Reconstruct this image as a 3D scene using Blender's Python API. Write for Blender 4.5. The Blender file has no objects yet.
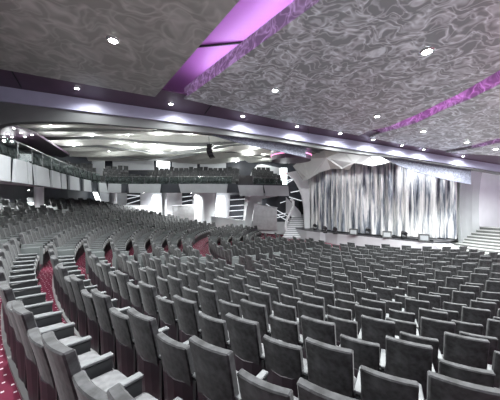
import bpy, bmesh, math, random
import numpy as np
from mathutils import Vector, Matrix
random.seed(7)
SC = bpy.context.scene
COL = SC.collection
PI = math.pi

# ------------------------------------------------------------ camera, world, exposure
EZ = 4.05                                   # eye height above the floor in front of the stage
cam_d = bpy.data.cameras.new('camera'); cam = bpy.data.objects.new('camera', cam_d); COL.objects.link(cam)
cam_d.sensor_width = 36; cam_d.lens = 18.0; cam_d.clip_start = .05; cam_d.clip_end = 200
cam.location = (0, 0, EZ); cam.rotation_euler = (PI/2, 0, 0)
SC.camera = cam
SC.view_settings.view_transform = 'Standard'
SC.view_settings.look = 'None'
SC.view_settings.gamma = 1
SC.view_settings.use_curve_mapping = False
SC.view_settings.exposure = 0.85
w = bpy.data.worlds.new('world'); SC.world = w; w.use_nodes = True
w.node_tree.nodes['Background'].inputs[0].default_value = (.86, .88, 1, 1)
w.node_tree.nodes['Background'].inputs[1].default_value = .12

SPOT_W = 1250.0      # watts of one auditorium downlight
WAVE_W = 60.0       # watts of one balcony ceiling lamp

def area(name, loc, rot, sx, sy, W_, col=(1, 1, 1)):
    ld = bpy.data.lights.new(name, 'AREA'); ld.shape = 'RECTANGLE'; ld.size = sx; ld.size_y = sy; ld.energy = W_; ld.color = col
    o = bpy.data.objects.new(name, ld); COL.objects.link(o); o.location = loc; o.rotation_euler = rot
    return o
area('rear_added_fill', (2, -5, EZ-.6), (PI-.25, 0, 0), 22, 7, 750, (.95, .95, 1))  # added upward fill behind the camera to lift the ceiling, no fixture there
area('side_added_fill', (25, 8, 1.6), (PI, -.25, 0), 6, 16, 600, (.93, .93, 1))  # second added fill, out of view on the right, also for the ceiling

# ------------------------------------------------------------ frame of the hall
PHI = math.radians(29.2)
R0 = 25.0
SX, SY = R0*math.sin(PHI), R0*math.cos(PHI)          # centre of the seating arcs, on the stage
def pol(r, th):
    """th degrees to the left of the line from the stage to the camera"""
    t = math.radians(th)
    f = R0 - r*math.cos(t); l = r*math.sin(t)
    return (f*math.sin(PHI) - l*math.cos(PHI), f*math.cos(PHI) + l*math.sin(PHI))
def at(x, y, D):
    return Vector(((x-250)/250*D, D, EZ - (y-200)/250*D))
def on_plane(x, y, H):
    """point of the sloping ceiling (H above the eye at the camera, falling towards the stage) seen at x, y"""
    u = (x-250)/250; v = (200-y)/250
    D = H/(v + .17*(.488*u+.873))
    return Vector((u*D, D, EZ + v*D))
def ceil_z(X, Y, H):
    return EZ + H - .17*(.488*X+.873*Y)

# ------------------------------------------------------------ materials
def mat(name, col, rough=.6, metal=0, noise=None, bump=0, sheen=0, emit=None, es=0, spec=.5):
    m = bpy.data.materials.new(name); m.use_nodes = True
    nt = m.node_tree; b = nt.nodes['Principled BSDF']
    b.inputs['Base Color'].default_value = (*col, 1); b.inputs['Roughness'].default_value = rough
    b.inputs['Metallic'].default_value = metal
    b.inputs['Specular IOR Level'].default_value = spec
    if sheen:
        b.inputs['Sheen Weight'].default_value = sheen; b.inputs['Sheen Roughness'].default_value = .4
    if emit:
        b.inputs['Emission Color'].default_value = (*emit, 1); b.inputs['Emission Strength'].default_value = es
    if noise or bump:
        tc = nt.nodes.new('ShaderNodeTexCoord'); n = nt.nodes.new('ShaderNodeTexNoise')
        sc, amt = noise or (20, .1)
        n.inputs['Scale'].default_value = sc; n.inputs['Detail'].default_value = 5
        nt.links.new(tc.outputs['Object'], n.inputs['Vector'])
        r = nt.nodes.new('ShaderNodeValToRGB')
        r.color_ramp.elements[0].position = .3; r.color_ramp.elements[1].position = .7
        r.color_ramp.elements[0].color = (*[c*(1-amt) for c in col], 1)
        r.color_ramp.elements[1].color = (*[min(1, c*(1+amt)) for c in col], 1)
        nt.links.new(n.outputs['Fac'], r.inputs['Fac']); nt.links.new(r.outputs['Color'], b.inputs['Base Color'])
        if bump:
            bp = nt.nodes.new('ShaderNodeBump'); bp.inputs['Strength'].default_value = bump
            bp.inputs['Distance'].default_value = .02
            nt.links.new(n.outputs['Fac'], bp.inputs['Height']); nt.links.new(bp.outputs['Normal'], b.inputs['Normal'])
    return m
M = {}
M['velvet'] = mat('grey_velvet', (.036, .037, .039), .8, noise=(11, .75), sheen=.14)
M['shell'] = mat('seat_shell', (.035, .028, .034), .5, noise=(4, .2))
M['arm'] = mat('arm_grey', (.11, .117, .12), .45)
M['panel'] = mat('arm_panel_grey', (.032, .034, .036), .5)
M['kerb'] = mat('kerb_grey', (.30, .30, .30), .35, .5)
M['riser'] = mat('riser_dark', (.05, .045, .05), .6)
M['plum'] = mat('plum_soffit', (.085, .05, .085), .45, noise=(1.5, .12))
M['troughp'] = mat('trough_purple', (.48, .20, .54), .4)
M['lav'] = mat('lavender_fascia', (.44, .44, .60), .4, noise=(2, .05))
M['grey'] = mat('grey_fascia', (.17, .175, .18), .5, noise=(1, .08))
M['black'] = mat('black', (.012, .012, .014), .45)
M['white'] = mat('white_wall', (.80, .82, .84), .45, noise=(.8, .05))
M['offwhite'] = mat('pale_panel', (.66, .69, .70), .4, noise=(.7, .08))
M['darkwall'] = mat('dark_wall', (.045, .05, .062), .5, noise=(1, .2))
M['steel'] = mat('brushed_steel', (.55, .55, .56), .32, .8, noise=(3, .12))
M['rail'] = mat('rail_metal', (.5, .52, .53), .25, .9)
M['wave'] = mat('wave_ceiling', (.62, .62, .58), .5, noise=(1, .06))
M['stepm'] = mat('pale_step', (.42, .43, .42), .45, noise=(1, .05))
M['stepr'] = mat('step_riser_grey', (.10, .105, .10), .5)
M['fasc'] = mat('balcony_fascia_grey', (.46, .48, .50), .45, noise=(1, .08))
M['frontw'] = mat('stage_front_grey', (.40, .41, .43), .4, noise=(1, .08))
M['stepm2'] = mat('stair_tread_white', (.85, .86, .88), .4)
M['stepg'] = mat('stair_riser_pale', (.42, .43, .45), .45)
M['facet'] = mat('portal_facet', (.42, .425, .42), .45, noise=(.8, .06))
M['facet2'] = mat('portal_facet_warm', (.50, .49, .46), .45, noise=(.8, .06))
M['lamp'] = mat('lamp_glow', (1, 1, 1), .5, emit=(1, .98, 1), es=30)
M['neon'] = mat('slanted_light', (1, 1, 1), .5, emit=(.93, .97, 1), es=2.6)
M['line'] = mat('white_line', (.85, .87, .9), .5, emit=(.9, .95, 1), es=.35)
M['magled'] = mat('magenta_led', (.5, .1, .5), .5, emit=(.75, .12, .70), es=7)
M['lavled'] = mat('lavender_led', (.6, .4, .8), .5, emit=(.88, .80, 1), es=11)
M['magdim'] = mat('magenta_led_dim', (.5, .1, .5), .5, emit=(.75, .12, .85), es=4)
M['stage'] = mat('stage_floor', (.03, .03, .035), .4)
M['screen'] = mat('screen_grey', (.15, .16, .17), .3, emit=(.6, .65, .7), es=.04)

def carpet():
    m = bpy.data.materials.new('red_dotted_carpet'); m.use_nodes = True
    nt = m.node_tree; b = nt.nodes['Principled BSDF']; b.inputs['Roughness'].default_value = .95
    N = nt.nodes.new; L = nt.links.new
    tc = N('ShaderNodeTexCoord')
    vo = N('ShaderNodeTexVoronoi'); vo.voronoi_dimensions = '2D'; vo.distance = 'MANHATTAN'
    vo.inputs['Scale'].default_value = 7.0; vo.inputs['Randomness'].default_value = .28
    L(tc.outputs['Object'], vo.inputs['Vector'])
    lt = N('ShaderNodeMath'); lt.operation = 'LESS_THAN'; lt.inputs[1].default_value = .15
    L(vo.outputs['Distance'], lt.inputs[0])
    n = N('ShaderNodeTexNoise'); n.inputs['Scale'].default_value = 2.5; n.inputs['Detail'].default_value = 4
    L(tc.outputs['Object'], n.inputs['Vector'])
    r = N('ShaderNodeValToRGB'); r.color_ramp.elements[0].color = (.075, .003, .018, 1); r.color_ramp.elements[1].color = (.13, .005, .03, 1)
    L(n.outputs['Fac'], r.inputs['Fac'])
    mx = N('ShaderNodeMix'); mx.data_type = 'RGBA'
    L(lt.outputs[0], mx.inputs['Factor']); L(r.outputs['Color'], mx.inputs['A']); mx.inputs['B'].default_value = (.55, .50, .52, 1)
    L(mx.outputs['Result'], b.inputs['Base Color'])
    return m
M['carpet'] = carpet()

def swirl(name, lo, hi, sc, metal=.25, rough=.4):
    """hand-brushed silver ceiling with crossing swirls"""
    m = bpy.data.materials.new(name); m.use_nodes = True
    nt = m.node_tree; b = nt.nodes['Principled BSDF']; N = nt.nodes.new; L = nt.links.new
    b.inputs['Roughness'].default_value = rough; b.inputs['Metallic'].default_value = metal
    tc = N('ShaderNodeTexCoord')
    n1 = N('ShaderNodeTexNoise'); n1.inputs['Scale'].default_value = sc; n1.inputs['Detail'].default_value = 1.5
    L(tc.outputs['Object'], n1.inputs['Vector'])
    ad = N('ShaderNodeVectorMath'); ad.operation = 'SCALE'; ad.inputs['Scale'].default_value = 1.1/sc*1.5
    L(n1.outputs['Color'], ad.inputs[0])
    a2 = N('ShaderNodeVectorMath'); L(tc.outputs['Object'], a2.inputs[0]); L(ad.outputs[0], a2.inputs[1])
    outs = []
    for k, s in enumerate((1.25, 2.1)):
        n2 = N('ShaderNodeTexNoise'); n2.inputs['Scale'].default_value = sc*s; n2.inputs['Detail'].default_value = 1
        mp = N('ShaderNodeMapping'); mp.inputs['Location'].default_value = (3.1*k, 7*k, 1); mp.inputs['Rotation'].default_value = (0, 0, .5)
        mp.inputs['Scale'].default_value = (.7, 1.5, 1)
        L(a2.outputs[0], mp.inputs['Vector']); L(mp.outputs[0], n2.inputs['Vector'])
        s1 = N('ShaderNodeMath'); s1.operation = 'SUBTRACT'; s1.inputs[1].default_value = .5; L(n2.outputs['Fac'], s1.inputs[0])
        s2 = N('ShaderNodeMath'); s2.operation = 'ABSOLUTE'; L(s1.outputs[0], s2.inputs[0])
        s3 = N('ShaderNodeMapRange'); s3.inputs[1].default_value = 0; s3.inputs[2].default_value = .075; s3.inputs[3].default_value = 1; s3.inputs[4].default_value = 0
        L(s2.outputs[0], s3.inputs[0]); outs.append(s3.outputs[0])
    mx0 = N('ShaderNodeMath'); mx0.operation = 'MULTIPLY_ADD'; mx0.inputs[1].default_value = .5
    L(outs[1], mx0.inputs[0])
    h = N('ShaderNodeMath'); h.operation = 'MULTIPLY'; h.inputs[1].default_value = .6; L(outs[0], h.inputs[0]); L(h.outputs[0], mx0.inputs[2])
    r = N('ShaderNodeValToRGB'); r.color_ramp.elements[0].color = (*lo, 1); r.color_ramp.elements[1].color = (*hi, 1)
    L(mx0.outputs[0], r.inputs['Fac']); L(r.outputs['Color'], b.inputs['Base Color'])
    bp = N('ShaderNodeBump'); bp.inputs['Strength'].default_value = .5; bp.inputs['Distance'].default_value = .05
    L(n1.outputs['Fac'], bp.inputs['Height']); L(bp.outputs['Normal'], b.inputs['Normal'])
    return m
M['swirl'] = swirl('swirled_silver', (.32, .35, .36), (.90, .97, 1.0), 1.5)
M['swirlw'] = swirl('swirled_brown_silver', (.31, .325, .30), (.50, .52, .49), .8)
M['mesh'] = swirl('silver_mesh_band', (.11, .115, .15), (.33, .35, .44), 7, .2, .5)

def glass():
    m = bpy.data.materials.new('clear_glass'); m.use_nodes = True
    b = m.node_tree.nodes['Principled BSDF']
    b.inputs['Base Color'].default_value = (.80, .93, .90, 1); b.inputs['Transmission Weight'].default_value = 1
    b.inputs['Roughness'].default_value = .02; b.inputs['IOR'].default_value = 1.1
    return m
M['glass'] = glass()

def curtain_mat():
    m = bpy.data.materials.new('silver_curtain'); m.use_nodes = True
    nt = m.node_tree; b = nt.nodes['Principled BSDF']; N = nt.nodes.new; L = nt.links.new
    b.inputs['Metallic'].default_value = .35; b.inputs['Roughness'].default_value = .4
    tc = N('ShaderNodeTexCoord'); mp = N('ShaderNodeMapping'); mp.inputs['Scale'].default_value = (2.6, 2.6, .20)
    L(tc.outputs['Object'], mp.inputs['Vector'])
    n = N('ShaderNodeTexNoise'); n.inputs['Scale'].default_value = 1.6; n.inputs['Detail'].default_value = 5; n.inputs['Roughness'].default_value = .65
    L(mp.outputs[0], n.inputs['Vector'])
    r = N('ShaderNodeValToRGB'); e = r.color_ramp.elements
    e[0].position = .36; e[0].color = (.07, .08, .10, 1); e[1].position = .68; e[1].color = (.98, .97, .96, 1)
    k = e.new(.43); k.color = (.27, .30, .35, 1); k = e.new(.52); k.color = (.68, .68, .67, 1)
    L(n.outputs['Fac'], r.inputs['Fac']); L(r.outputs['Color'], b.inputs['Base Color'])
    return m
M['curtain'] = curtain_mat()

# ------------------------------------------------------------ helpers
class MB:
    def __init__(s): s.v = []; s.f = []; s.mi = []; s.mats = []
    def _m(s, m):
        if m is None: return 0
        if m not in s.mats: s.mats.append(m)
        return s.mats.index(m)
    def poly(s, pts, m=None):
        b = len(s.v); s.v += [tuple(p) for p in pts]; s.f.append(tuple(range(b, b+len(pts)))); s.mi.append(s._m(m))
    def prism(s, bot, top, m=None):
        """closed solid between two loops of the same length"""
        n = len(bot); b = len(s.v); s.v += [tuple(p) for p in bot] + [tuple(p) for p in top]; k = s._m(m)
        s.f.append(tuple(range(b+n-1, b-1, -1))); s.f.append(tuple(range(b+n, b+2*n))); s.mi += [k, k]
        for i in range(n):
            j = (i+1) % n; s.f.append((b+i, b+j, b+n+j, b+n+i)); s.mi.append(k)
    def box(s, x0, x1, y0, y1, z0, z1, m=None, T=None):
        q = [(x0, y0), (x1, y0), (x1, y1), (x0, y1)]
        bo = [Vector((a, c, z0)) for a, c in q]; to = [Vector((a, c, z1)) for a, c in q]
        if T is not None: bo = [T @ p for p in bo]; to = [T @ p for p in to]
        s.prism(bo, to, m)
    def bar(s, a, b, r, m=None, n=6):
        a = Vector(a); b = Vector(b); d = (b-a).normalized()
        u = d.orthogonal().normalized(); v = d.cross(u)
        c = [(u*math.cos(2*PI*i/n)+v*math.sin(2*PI*i/n))*r for i in range(n)]
        s.prism([a+p for p in c], [b+p for p in c], m)
    def strip(s, lo, hi, m=None):
        """ruled surface with shared vertices"""
        n = len(lo); b = len(s.v); s.v += [tuple(p) for p in lo] + [tuple(p) for p in hi]; k = s._m(m)
        for i in range(n-1): s.f.append((b+i, b+i+1, b+n+i+1, b+n+i)); s.mi.append(k)
    def slab(s, a, b, t, m=None):
        """wall of thickness vector t between polyline a (bottom) and b (top)"""
        t = Vector(t)
        for i in range(len(a)-1):
            q = [Vector(a[i]), Vector(a[i+1]), Vector(b[i+1]), Vector(b[i])]
            s.prism(q, [p+t for p in q], m)
    def build(s, name, m=None, parent=None, smooth=False):
        me = bpy.data.meshes.new(name); me.from_pydata(s.v, [], s.f)
        mats = s.mats or [m]
        for x in mats: me.materials.append(x)
        if s.mats: me.polygons.foreach_set('material_index', s.mi)
        if smooth: me.polygons.foreach_set('use_smooth', [True]*len(s.f))
        me.update()
        bm = bmesh.new(); bm.from_mesh(me); bmesh.ops.recalc_face_normals(bm, faces=bm.faces); bm.to_mesh(me); bm.free()
        return link(me, name, parent)
def link(me, name, parent=None):
    o = bpy.data.objects.new(name, me); COL.objects.link(o)
    if parent is not None: o.parent = parent
    return o
def thing(name, loc, rz=0):
    o = bpy.data.objects.new(name, None); COL.objects.link(o); o.empty_display_size = .2
    o.location = loc; o.rotation_euler = (0, 0, rz); return o
def tag(o, label, cat, group=None, kind=None):
    o['label'] = label; o['category'] = cat
    if group: o['group'] = group
    if kind: o['kind'] = kind
    return o
def struct(o): o['kind'] = 'structure'; return o
def part(mb, name, m, parent, smooth=False):
    """mesh given in world coordinates, parented to a thing that may stand elsewhere"""
    o = mb.build(name, m, None, smooth); o.parent = parent
    mw = Matrix.Translation(parent.location) @ Matrix.Rotation(parent.rotation_euler.z, 4, 'Z')
    o.data.transform(mw.inverted())
    return o

ORD = ['zeroth', 'first', 'second', 'third', 'fourth', 'fifth', 'sixth', 'seventh', 'eighth', 'ninth', 'tenth', 'eleventh', 'twelfth', 'thirteenth', 'fourteenth', 'fifteenth', 'sixteenth', 'seventeenth', 'eighteenth', 'nineteenth', 'twentieth']
def ordn(n):
    if n <= 20: return ORD[n]
    tens = {2: 'twenty', 3: 'thirty', 4: 'forty', 5: 'fifty', 6: 'sixty'}; t_, u_ = divmod(n, 10)
    return (tens[t_][:-1]+'ieth') if u_ == 0 else tens[t_]+'-'+ORD[u_]
# ------------------------------------------------------------ floor tiers
HT = {1: 1.19, 2: 1.385, 3: 1.58, 4: 1.79, 5: 1.98, 6: 2.18, 7: 2.36, 8: 2.5, 9: 2.62, 10: 2.70, 11: 2.76, 12: 2.79}
TALL, SHORT = 1.13, .98
PITCH = .94
def row_r(k): return R0 - (1.035 + PITCH*(k-1))
def row_z(k):
    if k < 1: h = 1.19 - .2*(1-k)
    elif k in HT: h = HT[k]
    else: h = 2.79 + .015*(k-12)
    return EZ - h - TALL
KMIN, KMAX = -6, 20
fb = MB()
ths = [-75 + 2.5*i for i in range(0, 74)]
for k in range(KMIN, KMAX+1):
    ro = row_r(k) + .50; ri = row_r(k) - .44; z = row_z(k)
    if k == KMAX: ri = .6
    zi = row_z(k+1) if k < KMAX else z
    O = [(*pol(ro, t), z) for t in ths]; I = [(*pol(ri, t), z) for t in ths]
    fb.strip(O, I, M['carpet'])
    if k < KMAX: fb.strip(I, [(*pol(ri, t), zi) for t in ths], M['riser'])
fl = struct(fb.build('floor'))
sub = MB(); sub.box(-45, 45, -12, 48, -.6, row_z(KMAX)-.03)
struct(sub.build('trim_1', M['riser']))
# light metal kerb along the back of every row
A1, A2 = 26.8, 57.0
kb = MB()
for k in range(KMIN, KMAX+1):
    r = row_r(k); z = row_z(k)
    for a, b in ((-42, 17),) if k == 9 else ((-42, A1-1.6), (A1+2.0, A2-1.5), (A2+2, 86)):
        n = max(2, int((b-a)/2)); tt = [a+(b-a)*i/n for i in range(n+1)]
        if k >= 13 and a < 0: tt = [t for t in tt if t > -20]
        o_ = [(*pol(r+.085, t), z) for t in tt]; i_ = [(*pol(r+.03, t), z) for t in tt]
        up = lambda q: [(p[0], p[1], p[2]+.05) for p in q]
        kb.strip(o_, up(o_), M['kerb']); kb.strip(up(o_), up(i_), M['kerb'])
struct(kb.build('trim_2'))

# ------------------------------------------------------------ main ceiling
HP, HR = 5.9, 7.3          # underside of the hanging panels, recess above them
def panel(name, px, m, thick=.5):
    bot = [on_plane(x, y, HP) for x, y in px]
    top = [p + Vector((0, 0, thick)) for p in bot]
    mb = MB(); mb.prism(bot, top, m); return struct(mb.build(name))
cu = [(370, 138), (378, 134), (416, 123), (444, 109.5), (470, 99), (500, 84), (560, 40), (620, -20)]
bu = [(359, 135.5), (370, 130.5), (388, 127), (416, 115), (444, 101), (458, 94.5), (500, 70), (545, 35), (590, -20)]
panel('ceiling_1', [(-90, 50), (0, 69), (155, 97), (240, 0), (330, -103), (-90, -103)], M['swirlw'])
panel('ceiling_2', [(184, 99)] + [(280, 120.4)] + bu + [(600, -103), (466, -103), (321, 0)], M['swirl'])
cl = [(446, 152.5), (470, 149), (500, 142.5), (540, 131), (600, 110)]
panel('ceiling_3', cu + [(700, -20), (640, 95), (600, 106), (540, 126), (500, 138), (470, 146), (444, 150.5), (400, 144)], M['swirl'])
panel('ceiling_4', cl + [(720, 80), (700, 150), (560, 158), (500, 156)], M['swirl'])
# recess slab above the panels
rb = MB()
q = [(-22, 2), (-22, 13.0), (-12.0, 12.9), (18.5, 19.6), (30, 22), (30, -3), (-22, -3)]
q = [(-22, -3), (-22, 12.9), (-13.2, 12.9), (-5.2, 13.3), (4, 15.6), (16.6, 18.9), (30, 20.5), (30, -3)]
rb.prism([(x, y, ceil_z(x, y, HR)) for x, y in q], [(x, y, ceil_z(x, y, HR)+.2) for x, y in q])
struct(rb.build('ceiling_5', M['troughp']))
# plum soffit between panels and the fascia
top_px = [(-90, 73), (0, 86), (75, 97), (150, 108), (210, 116.5), (250, 123.4), (280, 128.5), (320, 135), (360, 141.5), (400, 148.4), (470, 160), (560, 174)]
pl_in = [(-90, 40), (0, 60), (75, 76), (150, 88), (210, 99), (250, 107), (280, 113), (320, 121), (360, 128), (400, 136), (470, 147), (560, 157)]
so = MB()
lo = [on_plane(x, y, HP+.08) for x, y in top_px]; hi = [on_plane(x, y, HP+.08) for x, y in pl_in]
for i in range(len(lo)-1):
    qd = [lo[i], lo[i+1], hi[i+1], hi[i]]
    so.prism(qd, [p+Vector((0, 0, .06)) for p in qd])
struct(so.build('ceiling_6', M['plum']))
# dark joints in the soffit
for k, (a, b) in enumerate((((11, 70), (21, 87)), ((205, 114), (213, 103)), ((308, 129), (309, 137)))):
    j = MB(); j.bar(on_plane(*a, HP+.06), on_plane(*b, HP+.06), .03); struct(j.build('trim_%d' % (20+k), M['black']))
# lavender fascia, then the grey face under it
bot_px = [(-90, 88), (0, 101), (75, 110), (150, 119), (210, 126.5), (250, 133), (280, 137.5), (320, 144), (360, 150.3), (400, 156), (470, 167), (560, 181)]
f1 = MB(); up_ = [on_plane(x, y, HP+.06) for x, y in top_px]
dn_ = [Vector((p.x, p.y, at(x, y, p.y).z)) for p, (x, y) in zip(up_, bot_px)]
f1.slab(dn_, up_, (.02, .25, 0)); struct(f1.build('wall_fascia', M['lav']))
gx = [(-90, 150), (-20, 131), (0, 125), (14, 122.5), (40, 121.3), (75, 122), (110, 124.5), (150, 128), (210, 133), (250, 138), (280, 142), (320, 148.5), (360, 154), (400, 158), (470, 169), (560, 184)]
def lerp_px(tab, x):
    for (a, b), (c, d) in zip(tab, tab[1:]):
        if a <= x <= c: return b+(d-b)*(x-a)/(c-a)
up2 = []; dn2 = []
for x, y in gx:
    p = on_plane(x, lerp_px(top_px, x), HP+.06); D = p.y+.12
    up2.append(at(x, lerp_px(bot_px, x)-1.0, D)); dn2.append(at(x, y, D))
f2 = MB(); f2.slab(dn2, up2, (.02, .3, 0)); struct(f2.build('wall_header', M['grey']))
# LED strips lying on top of the panel edges
def led(name, px, m, r=.035, off=(0, 0), zoff=.53):
    mb = MB(); P = [on_plane(x, y, HP)+Vector((off[0], off[1], zoff)) for x, y in px]
    for a, b in zip(P, P[1:]): mb.bar(a, b, r)
    return mb.build(name, m)
def led_edge(px, m, r, off, zoff, label):
    P = [on_plane(x, y, HP) for x, y in px]; mb = MB(); Q = []
    for i, p in enumerate(P):
        t = (P[min(i+1, len(P)-1)]-P[max(i-1, 0)]); n = Vector((-t.y, t.x, 0)).normalized(); Q.append(p+n*off+Vector((0, 0, zoff)))
    for a, b in zip(Q, Q[1:]): mb.bar(a, b, r)
    tag(mb.build('light_strip', m), label, 'light strip')
led_edge(bu[1:], M['magled'], .022, .06, .42, 'magenta light strip in the slot before the long curved ceiling panel')
led_edge([(444, 150.5), (470, 146), (500, 138), (540, 126), (600, 106)], M['magled'], .018, .05, .42, 'magenta light strip in the small slot at the far right ceiling')
led_edge([(190, 98), (250, 54), (321, 0), (380, -42)], M['lavled'], .05, .62, .66, 'lavender white light strip along the right edge of the wide ceiling trough')
led_edge([(158, 93), (240, 0), (300, -68)], M['magdim'], .03, .10, .56, 'magenta light strip along the left edge of the wide ceiling trough')

j = MB(); a = on_plane(198, 66, HP+.9)
a, b = Vector((-3.2, 10.0, 0)), Vector((.4, 9.2, 0)); a.z = ceil_z(a.x, a.y, HR)-.05; b.z = ceil_z(b.x, b.y, HR)-.05
j.bar(a, b, .04); struct(j.build('trim_24', M['black']))
# ------------------------------------------------------------ downlights
def downlight(p, r, label, power, group, tilt=True, kind='SPOT', drop=.03):
    t = thing('downlight', p)
    n = 14
    ring = MB()
    for i in range(n):
        a0, a1 = 2*PI*i/n, 2*PI*(i+1)/n
        qd = [(r*1.5*math.cos(a0), r*1.5*math.sin(a0), 0), (r*1.5*math.cos(a1), r*1.5*math.sin(a1), 0), (r*math.cos(a1), r*math.sin(a1), -.03), (r*math.cos(a0), r*math.sin(a0), -.03)]
        ring.prism([Vector(c) for c in qd], [Vector(c)+Vector((0, 0, .03)) for c in qd])
    ring.build('ring', M['rail'], t)
    ln = MB(); c = [(r*math.cos(2*PI*i/n), r*math.sin(2*PI*i/n)) for i in range(n)]
    ln.prism([(a, b, -.035) for a, b in c], [(a, b, 0) for a, b in c]); ln.build('lens', M['lamp'], t)
    ld = bpy.data.lights.new('lamp_light', kind); ld.energy = power; ld.color = (.95, .99, .98)
    ld.shadow_soft_size = .12 if kind == 'SPOT' else .08
    if kind == 'SPOT': ld.spot_size = math.radians(165); ld.spot_blend = .8
    lo_ = bpy.data.objects.new('lamp_light', ld); COL.objects.link(lo_); lo_.parent = t; lo_.location = (0, 0, -.16 if kind == 'SPOT' else -.3)
    tag(t, label, 'ceiling light', group); return t
big = [(113, 40, .13, 'round downlight in the brownish swirled ceiling panel at upper left'),
       (427, 51, .13, 'brightest round downlight in the swirled silver ceiling, upper right'),
       (275, 90, .10, 'round downlight near the left tip of the large silver ceiling panel'),
       (377, 116, .10, 'round downlight left of where the curved magenta slot begins'),
       (423, 131, .09, 'round downlight just under the curved magenta slot'),
       (467, 142, .09, 'round downlight above the small magenta slot at far right'),
       (496, 149, .09, 'round downlight at the right edge below the small magenta slot')]
for x, y, r, lb in big:
    p = on_plane(x, y, HP); downlight(p, r, lb, SPOT_W, 'downlights in the silver ceiling panels')
sof = [(77, 88), (171, 103.5), (243, 116), (297, 126), (340, 133), (373, 139.3), (402, 145), (424, 149.2), (463, 156)]
nm = ['leftmost', 'second from left', 'third from left', 'fourth from left', 'fifth from left', 'sixth from left', 'seventh from left', 'second from right', 'rightmost']
for (x, y), n_ in zip(sof, nm):
    p = on_plane(x, y, HP+.07); downlight(p, .085 if x < 380 else .06, 'small downlight in the plum soffit above the lavender fascia, '+n_, SPOT_W*.11, 'downlights in the plum soffit')
# the room's lamps over and behind the viewer's seats
for X, Y, nm_ in ((-5, 4.5, 'left of the trough'), (4, 4, 'right of the trough'), (10, 6, 'on the large silver panel'), (17, 11, 'on the far right panel'), (-7, 1.5, 'rearmost')):
    z = ceil_z(X, Y, HP)
    downlight((X, Y, z), .11, 'round downlight in the ceiling above the rear seats, ' + nm_, SPOT_W*(1.15 if X > 0 else 1.6), 'downlights above the rear seats')
struct_back = None

# ------------------------------------------------------------ balcony
BF = [(-7.6, 4.5), (-8.3, 6.6), (-9.2, 9.2), (-10.1, 11.5), (-11.0, 13.6), (-11.9, 15.7), (-13.2, 19.4), (-14.2, 22.8), (-14.1, 24.6), (-12.6, 25.4)]
BS = [(-12.6, 25.4), (-9, 25.3), (-4.5, 25.3), (0, 25.3), (4.3, 26.3)]
BT, BB = EZ+1.62, EZ+.72
def off_pt(poly, d):
    out = []
    for i, p in enumerate(poly):
        a = Vector(poly[max(0, i-1)]); b = Vector(poly[min(len(poly)-1, i+1)])
        t = (b-a).normalized(); nrm = Vector((-t.y, t.x))
        out.append(Vector(p)+nrm*d)
    return out
ALL = BF + BS[1:]
def clampy(P, ym):   # the far side gallery ends at its back wall
    return [Vector((p.x, min(p.y, ym))) for p in P]
bal = thing('balcony', (-12.6, 25.4, BB))
tag(bal, 'long curved balcony with pale fascia panels, wrapping the left and far side', 'balcony')
sl = MB()
IN = off_pt(ALL, .12); OUT = off_pt(ALL, 6.7)
OUT = [Vector((min(p.x, 6) if i > 8 else p.x, p.y)) for i, p in enumerate(OUT)]
for i in range(len(ALL)-1):
    qd = [IN[i], IN[i+1], OUT[i+1], OUT[i]]
    sl.prism([(p.x, p.y, BB+.05+(.55 if j > 1 else 0)) for j, p in enumerate(qd)], [(p.x, p.y, BB+.35+(.55 if j > 1 else 0)) for j, p in enumerate(qd)])
part(sl, 'slab', M['plum'], bal)
bk = MB()
bk.slab([(p.x, p.y, BB) for p in off_pt(ALL, .08)], [(p.x, p.y, BT) for p in off_pt(ALL, .08)], (-.05, .1, 0))
part(bk, 'fascia_backing', M['darkwall'], bal)
# pale fascia panels with slanted ends: (x0 top, x1 top, x0 bottom, x1 bottom) measured along the edge
def along(P, s):
    for i in range(len(P)-1):
        a, b = Vector(P[i]), Vector(P[i+1]); l = (b-a).length
        if s <= l or i == len(P)-2: return a+(b-a)*(s/l)
        s -= l
def s_of_x(P, x):
    s = 0
    for i in range(len(P)-1):
        a, b = Vector(P[i]), Vector(P[i+1]); l = (b-a).length
        for j in range(40):
            p = a+(b-a)*j/40
            if 250+250*p.x/p.y >= x: return s+l*j/40
        s += l
    return s
FP = [(-60, -22, -58, -20), (-18, 9, -16, 9), (14.5, 24.5, 13, 26), (26, 30.5, 27.5, 31), (33.5, 47, 35.5, 49), (50.5, 58.5, 51.5, 60), (60.5, 65, 61, 66), (68.5, 78, 69, 79),
      (83, 90, 83, 91), (98, 105.5, 99, 107), (108, 121, 107, 121), (128.5, 160.5, 129, 160), (178, 227, 180, 226), (237, 262.5, 239, 263.5), (263.5, 287.5, 265, 289)]
E = off_pt(ALL, -.03)
for a, b, c, d in FP:
    mb = MB(); n = 1 if b < 100 else 3
    for i in range(n):
        u0, u1 = i/n, (i+1)/n
        qt = [along(E, s_of_x(E, a+(b-a)*u)) for u in (u0, u1)]; qb = [along(E, s_of_x(E, c+(d-c)*u)) for u in (u0, u1)]
        dz = -.3 if a > 230 else 0; dt = -.12 if a > 230 else (.05 if b < 100 else 0)
        q4 = [Vector((qb[0].x, qb[0].y, BB+dz)), Vector((qb[1].x, qb[1].y, BB+dz)), Vector((qt[1].x, qt[1].y, BT+dt)), Vector((qt[0].x, qt[0].y, BT+dt))]
        nrm = (q4[1]-q4[0]).cross(q4[3]-q4[0]).normalized()
        mb.prism([p+nrm*.05 for p in q4], [p-nrm*.05 for p in q4])
    part(mb, 'fascia_panel', M['fasc'], bal)
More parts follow.
